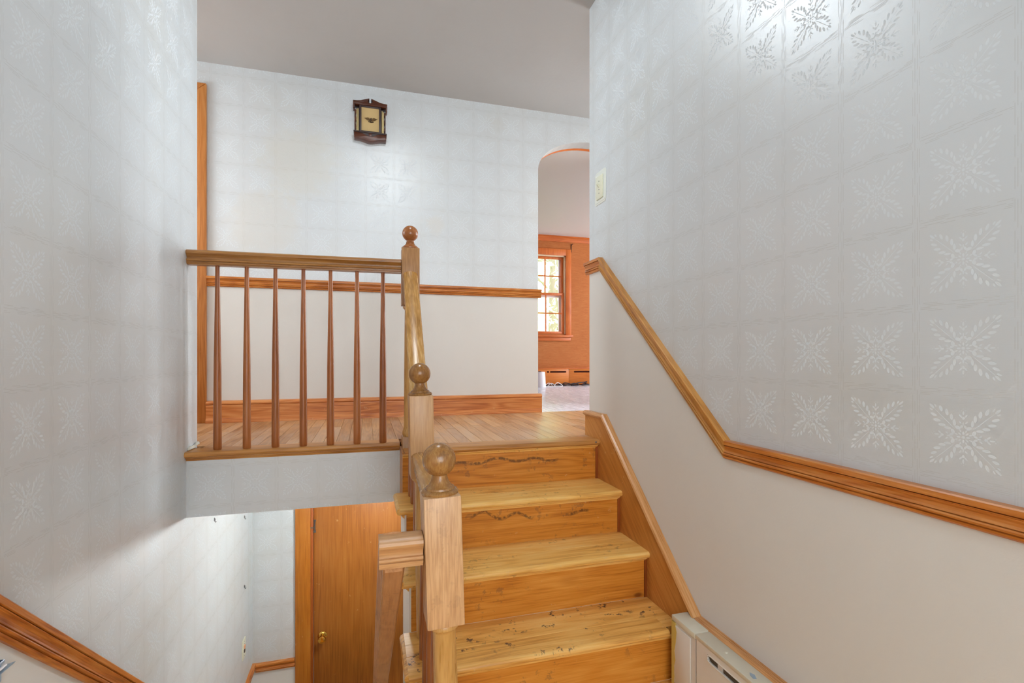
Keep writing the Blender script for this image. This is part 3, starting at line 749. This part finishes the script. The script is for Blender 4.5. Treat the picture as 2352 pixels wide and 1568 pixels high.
# ------------------------------------------------------------------ lower door
d2 = struct(G().box(LD0 + .012, LD1 - .012, YLB + .022, YLB + .060, ZB + .01, LDZ - .012).build('door_2', DOORW, bevel=.002),
            'flat brown veneer door with a brass knob at the foot of the lower flight')
G().box(LD0 - .105, LD0 - .006, YLB - .018, YLB, ZB, LDZ + .09).build('casing', DCASE, d2, bevel=.003)
G().box(LD1 + .006, LD1 + .105, YLB - .018, YLB, ZB, LDZ + .09).build('casing', DCASE, d2, bevel=.003)
G().box(LD0 - .005, LD1 + .005, YLB - .018, YLB, LDZ, LDZ + .09).build('head_casing', DCASE, d2, bevel=.003)
G().box(LD0 - .010, LD0 + .010, YLB - .012, YLB + .10, ZB, LDZ).build('jamb', DJAMB, d2, bevel=.002)
G().box(LD1 - .010, LD1 + .010, YLB - .012, YLB + .10, ZB, LDZ).build('jamb', DJAMB, d2, bevel=.002)
kx, kz = -.306, -1.975
kb = G().lathe([(.031, .0), (.031, -.004), (.026, -.008), (.012, -.011), (.011, -.030), (.016, -.034), (.025, -.042), (.027, -.052), (.024, -.061), (.012, -.066), (.002, -.067)],
               (kx, YLB + .022, kz), 28, axis='Y').build('door_knob', BRASS, d2); kb['label'] = 'round polished brass knob'
lt = G().box(-.362, -.352, YLB + .012, YLB + .022, -1.235, -1.150).box(-.385, -.362, YLB - .016, YLB - .006, -1.196, -1.190)
lt.box(-.3655, -.3485, YLB + .010, YLB + .022, -1.160, -1.148).box(-.3655, -.3485, YLB + .010, YLB + .022, -1.237, -1.225)
lt.build('latch', STEEL, d2)['label'] = 'small steel hook latch'

# ------------------------------------------------------------------ baseboard heater by the entry
ht = thing('baseboard_heater', 'white painted baseboard heater cover beside the bottom step', 'heater')
HX, HZ = 1.040, -.912
G().box(HX + .004, 1.099, -.8, 1.395, ZE + .01, HZ - .004).build('body', HEATW, ht)
# front panel with a long rounded slot
slot = []
zc_, hh = -.955, .011
y0, y1 = 1.195, 1.335
ring_o = [(1.395, -.926), (1.395, ZE + .02), (.60, ZE + .02), (.60, -.926)]
g = G()
g.box(HX - .003, HX + .004, 1.340, 1.395, ZE + .02, -.926)
g.box(HX - .003, HX + .004, -.8, 1.188, ZE + .02, -.926)
g.box(HX - .003, HX + .004, 1.188, 1.340, ZE + .02, zc_ - hh)
g.box(HX - .003, HX + .004, 1.188, 1.340, zc_ + hh, -.926)
g.build('front_panel', HEATW, ht, smooth=False)
sl = []
for k in range(9): a = -math.pi / 2 + math.pi * k / 8; sl.append((1.329 + hh * math.cos(a), zc_ + hh * math.sin(a)))
for k in range(9): a = math.pi / 2 + math.pi * k / 8; sl.append((1.199 + hh * math.cos(a), zc_ + hh * math.sin(a)))
G().prism(sl, 'X', HX + .0035, HX + .0048).build('slot', plain('slot_shadowed_metal', srgb(96, 84, 70), .7, .2), ht)
rim = [(HX - .003, p[0], p[1]) for p in sl] + [(HX - .003, sl[0][0], sl[0][1])]
G().tube(rim, .0022, 6).build('slot_rim', HEATW, ht)
G().box(HX + .001, HX + .004, 1.275, 1.297, zc_ - hh, zc_ + hh).build('damper_tab', HEATW, ht)
G().box(HX - .005, 1.100, -.8, 1.400, -.926, HZ).build('top_cover', HEATTOP, ht, bevel=.003)
e = G().box(HX - .006, 1.099, 1.4015, 1.530, -.930, HZ + .001).build('end_cap', HEATTOP, ht, bevel=.003)
G().box(HX - .002, 1.099, 1.4015, 1.528, ZE + .01, -.930).build('end_panel', HEATW, e)
G().box(HX - .006, HX - .002, 1.425, 1.515, ZE + .03, -.940).build('raised_panel', HEATW, e, bevel=.0015)
gy = G()
pts = [(1.5285, -.932), (1.510, -.932), (1.500, -.96), (1.505, -1.0), (1.512, -1.03), (1.506, -1.06), (1.516, -1.09), (1.512, -1.12), (1.520, -1.16), (1.5285, -1.16)]
gy.prism(pts, 'X', HX - .0068, HX - .0018); gy.build('yellow_paint_patch', YELLOW, e, smooth=False)
for (yy, xx) in ((1.285, 1.062), (1.05, 1.07)):
    G().lathe([(.006, 0), (.005, .002), (.001, .003)], (xx, yy, HZ), 12).build('paint_blob', HEATTOP, ht)
g = G().prism([(1.058, 1.155), (1.066, 1.172), (1.060, 1.185), (1.052, 1.175), (1.049, 1.158)], 'Z', HZ + .0002, HZ + .0008)
g.build('bare_metal_chip', BLUEST, ht)

# ------------------------------------------------------------------ door chime on the back wall
ch = thing('door_chime', 'dark wooden door chime with tan cloth front and eagle emblem, high on the back wall', 'door chime')
cx = .018; Y0 = YB
G().box(cx - .088, cx + .088, Y0 - .030, Y0, 1.482, 1.662).build('back_box', WALNUTD, ch)
half = [(-.109, 1.640), (-.109, 1.686), (-.085, 1.687), (-.060, 1.691), (-.036, 1.700), (-.006, 1.710), (-.006, 1.7035), (-.0125, 1.699), (-.0155, 1.691),
        (-.0125, 1.684), (-.006, 1.680), (0, 1.679), (0, 1.664), (-.100, 1.664), (-.100, 1.640)]
def tri(g, pts, a, b): return g.prism(pts, 'Y', a, b)
g = G(); tri(g, [(cx + p[0], p[1]) for p in half], Y0 - .066, Y0 - .004); tri(g, [(cx - p[0], p[1]) for p in half], Y0 - .066, Y0 - .004)
pd = g.build('pediment', WALNUT, ch, bevel=.0015)
g = G().box(cx - .069, cx - .056, Y0 - .058, Y0 - .028, 1.487, 1.664).box(cx + .056, cx + .069, Y0 - .058, Y0 - .028, 1.487, 1.664)
g.box(cx - .056, cx + .056, Y0 - .058, Y0 - .028, 1.652, 1.664).box(cx - .056, cx + .056, Y0 - .058, Y0 - .028, 1.487, 1.497)
g.build('frame', WALNUTD, ch, bevel=.0012)
G().box(cx - .056, cx + .056, Y0 - .052, Y0 - .032, 1.497, 1.652).build('cloth_panel', CLOTH, ch)
for s in (-1, 1):
    for k, xx in enumerate((.076, .084)):
        G().lathe([(.0045, 0), (.0045, .152)], (cx + s * xx, Y0 - .045 + .006 * k, 1.492), 14).build('chime_tube', BRASSD, ch)
    pr = []
    for k in range(17):
        zz = 1.490 + .152 * k / 16; pr.append((.0915 + .0030 * math.sin(k * 1.15), zz))
    poly = [(cx + s * p[0], p[1]) for p in pr] + [(cx + s * .0995, 1.642), (cx + s * .0995, 1.490)]
    G().prism(poly, 'Y', Y0 - .034, Y0 - .006).build('side_board', WALNUT, ch)
G().box(cx - .106, cx + .106, Y0 - .070, Y0 - .002, 1.481, 1.488).build('ledge', WALNUTD, ch, bevel=.0015)
bot = []
for k in range(21):
    u = -1 + 2 * k / 20; bot.append((cx + .102 * u, 1.4465 - .016 * math.exp(-(u / .45) ** 2)))
ap = G().prism([(cx + .102, 1.481), (cx - .102, 1.481)] + bot, 'Y', Y0 - .060, Y0 - .004).build('apron', WALNUT, ch, bevel=.001)
top = []
for k in range(21):
    u = -1 + 2 * k / 20; top.append((cx + .086 * u, 1.4795 - .020 * math.exp(-(u / .45) ** 2)))
G().prism([(cx + .086, 1.4805), (cx - .086, 1.4805)] + top, 'Y', Y0 - .0625, Y0 - .058).build('apron_valance', WALNUTD, ap)
G().lathe([(.011, 0), (.011, -.001), (.009, -.0015)], (cx, Y0 - .0625, 1.471), 20, axis='Y').build('rosette', WALNUT, ap)
# eagle relief: two feathered wings, body, head, tail and talons
def poly(pts, a, b, g): return g.prism([(cx + .004 + p[0] * .0425, 1.572 + p[1] * .0425) for p in pts], 'Y', a, b)
wing = [(-.12, -.05), (-.20, .22), (-.32, .34), (-.50, .36), (-.70, .30), (-.98, .24), (-.86, .16), (-.74, .14), (-.78, .05), (-.62, .06), (-.62, -.04), (-.48, 0),
        (-.46, -.12), (-.34, -.06), (-.30, -.20), (-.16, -.14)]
eg = G(); poly(wing, Y0 - .056, Y0 - .051, eg); poly([(-x, y) for x, y in wing], Y0 - .056, Y0 - .051, eg)
ea = eg.build('eagle_emblem', BRONZE, ch)
eg = G(); poly([(-.10, -.22), (-.16, 0), (-.13, .18), (-.05, .27), (.05, .31), (.15, .27), (.10, .19), (.13, 0), (.10, -.22), (0, -.34)], Y0 - .058, Y0 - .051, eg)
poly([(-.42, -.30), (-.40, -.22), (-.10, -.26), (.12, -.30), (.40, -.22), (.42, -.30), (.16, -.38), (0, -.42), (-.14, -.36)], Y0 - .056, Y0 - .051, eg)
eg.build('eagle_body', plain('eagle_dark_bronze', srgb(70, 48, 26), .4, .4, metal=.4), ea)

# ------------------------------------------------------------------ wall switches, hooks, bracket
def rounded(y0, y1, z0, z1, r, n=5):
    pts = []
    for (cy_, cz_, a0) in ((y1 - r, z1 - r, 0), (y0 + r, z1 - r, 90), (y0 + r, z0 + r, 180), (y1 - r, z0 + r, 270)):
        for k in range(n + 1):
            a = math.radians(a0 + 90 * k / n); pts.append((cy_ + r * math.cos(a), cz_ + r * math.sin(a)))
    return pts
sw = thing('light_switch', 'ivory toggle light switch inside a clear wall guard plate near the hall corner', 'light switch')
G().prism(rounded(2.200, 2.322, .765, .930, .018), 'X', XR - .0022, XR).build('guard_plate', CLEAR, sw, bevel=.0008)
G().prism(rounded(2.209, 2.313, .776, .919, .012), 'X', XR - .0030, XR - .0021).build('guard_step', CLEAR, sw)
G().prism(rounded(2.226, 2.297, .790, .904, .003), 'X', XR - .0085, XR - .0028).build('cover_plate', IVORY, sw, bevel=.0015)
G().prism([(XR - .0085, .843), (XR - .0085, .857), (XR - .020, .866), (XR - .021, .860)], 'Y', 2.2565, 2.2665).build('toggle', IVORY, sw)
for zz in (.877, .817, .836): G().lathe([(.0028, 0), (.0022, -.0012)], (XR - .0085, 2.2615, zz), 10, axis='X').build('screw', STEEL, sw)
s2 = thing('light_switch', 'ivory switch plate with orange and dark rockers on the lower hall wall', 'light switch')
SY, SZ = 3.470, -1.835
G().prism(rounded(SY - .038, SY + .038, SZ - .060, SZ + .060, .004), 'X', XL, XL + .006).build('cover_plate', IVORY, s2, bevel=.0015)
G().box(XL + .006, XL + .012, SY - .010, SY + .010, SZ + .003, SZ + .022).build('rocker', plain('orange_pilot_rocker', srgb(232, 170, 130), .4, .4), s2)
G().box(XL + .006, XL + .010, SY - .010, SY + .010, SZ - .022, SZ - .004).build('rocker', plain('dark_rocker', srgb(60, 40, 32), .4, .4), s2)
for zz in (SZ + .045, SZ + .030, SZ - .045): G().lathe([(.003, 0), (.0024, .0012)], (XL + .006, SY, zz), 10, axis='X').build('screw', STEEL, s2)
for k, (yy, zz, lab) in enumerate(((2.853, -.834, 'small steel wall hook under the landing, nearest the header'), (3.496, -1.020, 'small steel wall hook high beside the lower hall corner'),
                                   (3.496, -1.460, 'small steel wall hook above the lower switch, lowest of three'))):
    h = G().tube([(XL, yy, zz + .009), (XL + .004, yy, zz + .009), (XL + .004, yy, zz - .007), (XL + .007, yy, zz - .010), (XL + .010, yy, zz - .006)], .0018, 8)
    h.box(XL, XL + .0015, yy - .004, yy + .004, zz - .002, zz + .014)
    tag(h.build('wall_hook', STEEL), lab, 'hook', 'steel hooks on the lower wall')
br = thing('metal_holder', 'small blue-grey sheet-metal holder on the left wall below the sloping rail', 'holder')
G().prism([(XL, -.664), (XL + .0015, -.664), (XL + .017, -.6600), (XL + .017, -.6615), (XL + .0015, -.668), (XL, -.668)], 'Y', 1.24, 1.335).build('tray', BLUEST, br)
G().box(XL, XL + .002, 1.24, 1.318, -.690, -.645).build('back_plate', BLUEST, br)
G().box(XL + .002, XL + .009, 1.24, 1.3165, -.650, -.643).build('lip', BLUEST, br, bevel=.001)
G().box(XL + .003, XL + .008, 1.24, 1.313, -.6435, -.6426).build('slot', NAVY, br)
G().tube([(XL + .010, 1.24, -.656), (XL + .010, 1.3165, -.656)], .003, 8).build('roller', WHITEC, br)

# ------------------------------------------------------------------ lamps
cl = thing('ceiling_lamp', 'round opal glass ceiling lamp over the stairs', 'lamp')
LX, LY = .19, 1.96
G().lathe([(.165, 0), (.165, -.012), (.150, -.018)], (LX, LY, ZC), 36).build('lamp_base', BRASS, cl)
bowl = [(.0015, -.088)] + [(.148 * math.sin(a), -.018 - .070 * math.cos(a)) for a in [math.pi / 2 * k / 5 for k in range(1, 6)]]
G().lathe(bowl, (LX, LY, ZC), 16).build('lamp_bowl', GLOW_UP, cl)
l2 = thing('ceiling_lamp', 'small round ceiling lamp in the lower hall under the landing', 'lamp')
KX, KY = .12, 3.02
G().lathe([(.075, 0), (.075, -.012), (.06, -.018)], (KX, KY, ZCL), 30).build('lamp_base', BRASS, l2)
bowl = [(.001, -.104)] + [(.062 * math.sin(a), -.058 - .046 * math.cos(a)) for a in [math.pi * k / 7 for k in range(1, 7)]]
G().lathe(bowl, (KX, KY, ZCL), 14).build('lamp_bowl', GLOW_DN, l2)

# ------------------------------------------------------------------ room beyond the arch
WX0, WX1, WZ0, WZ1 = 1.90, 2.725, .325, 1.445
g = G().box(-.4, WX0, YF, YF + .1, ZL - .02, ZCF).box(WX1, 5.0, YF, YF + .1, ZL - .02, ZCF)
g.box(WX0, WX1, YF, YF + .1, WZ1, ZCF).box(WX0, WX1, YF, YF + .1, ZL - .02, WZ0)
struct(g.build('wall_far', GRASS, smooth=False), 'orange grasscloth wall of the room beyond the arch')
struct(G().box(-.5, -.4, YB + .115, YF + .1, ZL - .02, ZCF).box(5.0, 5.1, YB + .115, 4.05, ZL - .02, ZCF).box(5.0, 5.1, 6.15, YF + .1, ZL - .02, ZCF)
       .box(5.0, 5.1, 4.05, 6.15, ZL - .02, -.05).box(5.0, 5.1, 4.05, 6.15, 1.55, ZCF).box(3.3, 5.0, YB, YB + .115, ZL - .02, ZCF)
       .build('wall_far_side', GRASS, smooth=False), 'orange grasscloth side walls of the far room')
ac = G()
outer = [(x + (-.06 if i < 13 else .06) * (1 if True else 0), z) for i, (x, z) in enumerate(arch)]
for i in range(len(arch) - 1):
    (xa, za), (xb, zb) = arch[i], arch[i + 1]
    cxm = (AX0 + AX1) / 2
    def off(p, k):
        (x, z) = p
        if k < 13: c0 = (AX0 + ARX, ATOP - ARZ)
        else: c0 = (AX1 - ARX, ATOP - ARZ)
        dx, dz = (x - c0[0]) / ARX ** 2, (z - c0[1]) / ARZ ** 2
        l = math.hypot(dx, dz) or 1
        return (x + .07 * dx / l, z + .07 * dz / l)
    pa, pb = off(arch[i], i), off(arch[i + 1], i + 1)
    ac.prism([(xa, za), (xb, zb), pb, pa], 'Y', YB + .115, YB + .155)
ac.prism([(AX0 - .07, ZL), (AX0, ZL), (AX0, ATOP - ARZ), (AX0 - .07, ATOP - ARZ)], 'Y', YB + .115, YB + .155)
ac.prism([(AX1, ZL), (AX1 + .07, ZL), (AX1 + .07, ATOP - ARZ), (AX1, ATOP - ARZ)], 'Y', YB + .115, YB + .155)
struct(ac.build('trim_6', FARTRIM, smooth=False), 'orange-brown wooden casing on the far edge of the arch')
struct(G().prism([(YF, ZCF), (YF, ZCF - .075), (YF - .012, ZCF - .075), (YF - .022, ZCF - .055), (YF - .03, ZCF - .03), (YF - .055, ZCF - .01), (YF - .055, ZCF)], 'X', -.4, 5.0)
       .build('trim_7', FARTRIM), 'orange-brown crown moulding at the top of the far wall')
wn = struct(G().box(WX1, WX1 + .080, YF - .022, YF, WZ0 - .02, WZ1 + .09).box(WX0 - .080, WX0, YF - .022, YF, WZ0 - .02, WZ1 + .09)
            .box(WX0, WX1, YF - .022, YF, WZ1, WZ1 + .09).build('window_1', FARTRIMZ, bevel=.003), 'wooden sash window with small panes in the orange far wall')
G().box(WX0 - .10, WX1 + .10, YF - .055, YF + .02, WZ0 - .045, WZ0 - .02).build('window_sill', FARTRIM, wn, bevel=.004)
G().box(WX0 - .075, WX1 + .075, YF - .02, YF, WZ0 - .10, WZ0 - .045).build('apron', FARTRIM, wn, bevel=.003)
G().box(WX1 - .014, WX1, YF + .0, YF + .1, WZ0, WZ1).box(WX0, WX0 + .014, YF, YF + .1, WZ0, WZ1).box(WX0, WX1, YF, YF + .1, WZ1 - .014, WZ1).build('jamb', plain('window_jamb_cream', srgb(232, 214, 180), .5, .3), wn)
ZM = .895
def sash(zlo, zhi, yc, dz):
    r_ = .036; x0, x1 = WX0 + .015, WX1 - .015
    s_ = G().box(x0, x0 + r_, yc - .014, yc + .014, zlo, zhi).box(x1 - r_, x1, yc - .014, yc + .014, zlo, zhi)
    s_.box(x0 + r_, x1 - r_, yc - .014, yc + .014, zhi - r_ * .9, zhi).box(x0 + r_, x1 - r_, yc - .014, yc + .014, zlo, zlo + r_ * .9)
    so = s_.build('sash', FARTRIMZ, wn, bevel=.002)
    gx0, gx1, gz0, gz1 = x0 + r_, x1 - r_, zlo + r_ * .9, zhi - r_ * .9
    for k in (1, 2):
        xm = gx0 + (gx1 - gx0) * k / 3
        G().box(xm - .008, xm + .008, yc - .010, yc + .010, gz0, gz1).build('muntin', FARTRIMZ, so)
    zm = (gz0 + gz1) / 2
    G().box(gx0, gx1, yc - .009, yc + .009, zm - .008, zm + .008).build('muntin', FARTRIMZ, so)
    for k in range(3):
        for j in range(2):
            a0 = gx0 + (gx1 - gx0) * k / 3; a1 = gx0 + (gx1 - gx0) * (k + 1) / 3
            b0, b1 = (gz0, zm) if j == 0 else (zm, gz1)
            G().box(a0 + .002, a1 - .002, yc + .003, yc + .006, b0 + .002, b1 - .002).build('pane', GLASS, so, smooth=False)
sash(WZ0 + .002, ZM + .017, YF + .022, 0)
sash(ZM - .017, WZ1 - .016, YF + .054, 0)
stm = G()
for (a, b, c_, d_) in ((WX0 + .014, WX0 + .07, WZ0, WZ1), (WX1 - .075, WX1 - .014, WZ0, WZ1), (WX0 + .07, WX1 - .075, WZ1 - .05, WZ1), (WX0 + .07, WX1 - .075, WZ0, WZ0 + .04), (WX0 + .07, WX1 - .075, ZM - .045, ZM - .01)):
    stm.box(a, b, YF + .074, YF + .094, c_, d_)
stm.build('storm_sash', SASHW, wn, bevel=.002)
cb = G().tube([(2.815, YF, 1.60), (2.815, YF - .05, 1.605), (2.818, YF - .055, 1.615)], .005, 8).box(2.808, 2.822, YF - .004, YF, 1.50, 1.62)
tag(cb.build('curtain_bracket', plain('dark_bracket', srgb(96, 56, 34), .4, .5, metal=.4)), 'small dark curtain rod bracket at the upper right corner of the window', 'bracket')
# heater in the far room
fh = thing('baseboard_heater', 'long orange-brown baseboard heater cover under the far window', 'heater')
FH = wood('far_heater_enamel', srgb(166, 82, 20), srgb(206, 116, 40), srgb(220, 140, 66), 'X', rough=.4, contrast=.4)
FX = (1.0, 2.005, 2.755, 4.0)
for a, b in zip(FX[:-1], FX[1:]):
    p = G().box(a + .001, b - .001, YF - .06, YF - .001, ZL + .02, ZL + .235).build('cover_panel', FH, fh, bevel=.003)
    n = 2; w = (b - a)
    for k in range(n):
        c0 = a + w * (k + .5) / n; hw_ = .36 * w / n
        sl = []
        for j in range(7): t_ = -math.pi / 2 + math.pi * j / 6; sl.append((c0 + hw_ + .011 * math.cos(t_), ZL + .196 + .011 * math.sin(t_)))
        for j in range(7): t_ = math.pi / 2 + math.pi * j / 6; sl.append((c0 - hw_ + .011 * math.cos(t_), ZL + .196 + .011 * math.sin(t_)))
        G().prism(sl, 'Y', YF - .0612, YF - .0595).build('slot', plain('far_slot_dark', srgb(58, 22, 12), .8, .1), p)
G().box(1.0, 4.0, YF - .064, YF - .001, ZL + .236, ZL + .250).build('top_cover', FARTRIM, fh, bevel=.002)
G().box(2.45, 2.468, YF - .066, YF - .06, ZL + .185, ZL + .207).build('damper_tab', FH, fh)
# white pail and the cables on the floor
tag(G().lathe([(.074, 0), (.076, .004), (.070, .10), (.063, .195), (.061, .205), (.057, .205), (.058, .19)], (2.245, 6.34, ZL + .001), 32).build('pail', WHITEP),
    'white plastic cylinder standing on the floor by the far heater', 'container')
random.seed(11)
def smooth_path(ctrl, n=8):
    out = []
    P = [Vector(c) for c in ctrl]
    for i in range(len(P) - 1):
        p0, p1, p2, p3 = P[max(i - 1, 0)], P[i], P[i + 1], P[min(i + 2, len(P) - 1)]
        for k in range(n):
            t = k / n
            out.append(.5 * ((2 * p1) + (-p0 + p2) * t + (2 * p0 - 5 * p1 + 4 * p2 - p3) * t * t + (-p0 + 3 * p1 - 3 * p2 + p3) * t ** 3))
    out.append(P[-1]); return out
zf = ZL + .006
zz = [(2.33, 6.47, zf), (2.40, 6.48, zf + .075), (2.45, 6.46, zf), (2.38, 6.45, zf + .01), (2.43, 6.44, zf + .07), (2.49, 6.46, zf), (2.46, 6.43, zf + .005), (2.52, 6.45, zf + .085),
      (2.60, 6.46, zf), (2.52, 6.42, zf), (2.40, 6.41, zf), (2.33, 6.42, zf)]
zz = [(a_, b_ - .05, zf + (c_ - zf) * .55) for (a_, b_, c_) in zz]
tag(G().tube(smooth_path(zz, 5), .005, 7).build('cable', WHITEC), 'tangled white cable on the floor in front of the far heater', 'cable')
bk = [(2.36, 6.50, zf), (2.46, 6.49, zf + .02), (2.60, 6.50, zf + .006), (2.66, 6.49, zf + .035), (2.74, 6.48, zf + .02), (2.62, 6.46, zf + .004), (2.56, 6.47, zf + .03), (2.68, 6.45, zf + .012), (2.80, 6.47, zf + .03),
      (2.86, 6.46, zf + .008), (2.74, 6.44, zf + .002), (2.84, 6.44, zf + .035), (2.95, 6.46, zf + .045), (2.98, 6.45, zf + .05), (2.90, 6.44, zf + .008), (2.99, 6.44, zf + .015), (2.95, 6.47, zf + .03),
      (3.06, 6.50, zf), (3.30, 6.52, zf + .012), (3.7, 6.53, zf)]
tag(G().tube(smooth_path(bk, 6), .008, 7).build('cable', BLACKC), 'dark bundled power cable lying along the far heater', 'cable')

# ------------------------------------------------------------------ garden seen through the far window
struct(G().box(-12, 18, YF + 3, 40, -2.4, -2.3).build('ground', LAWN, smooth=False), 'pale green lawn outside the far window')
def tree(x, y, h, rad, n, label, sd):
    random.seed(sd)
    t = thing('tree', label, 'tree', group='trees outside the far window')
    zb = -2.31
    G().lathe([(.16, 0), (.12, h * .3), (.07, h * .7), (.02, h)], (x, y, zb), 10).build('trunk', BARK, t)
    for k in range(7):
        a = random.uniform(0, 6.28); z0 = zb + h * random.uniform(.15, .75)
        L = rad * random.uniform(.5, .9)
        G().tube([(x, y, z0), (x + L * .5 * math.cos(a), y + L * .5 * math.sin(a), z0 + .25), (x + L * math.cos(a), y + L * math.sin(a), z0 + .35)], .03, 6).build('branch', BARK, t)
    g = G()
    for k in range(n):
        a = random.uniform(0, 6.28); u = random.uniform(-1, 1); r = rad * random.random() ** .45
        c = Vector((x + r * math.cos(a) * math.sqrt(1 - u * u), y + r * math.sin(a) * math.sqrt(1 - u * u), zb + h * .55 + u * h * .52))
        d1_ = Vector((random.gauss(0, 1), random.gauss(0, 1), random.gauss(0, 1))).normalized(); d2_ = d1_.orthogonal().normalized()
        s = random.uniform(.05, .11)
        g.add([c - d1_ * s, c + d2_ * s * .5, c + d1_ * s, c - d2_ * s * .5], [(0, 1, 2, 3)])
    f = g.build('foliage', LEAF, t, smooth=False); f['kind'] = 'stuff'
tree(4.05, 10.6, 6.2, 1.3, 2600, 'leafy pale green tree nearest to the far window', 5)
tree(6.0, 15.2, 7.5, 1.9, 3600, 'leafy pale green tree farther off behind the nearest one', 9)
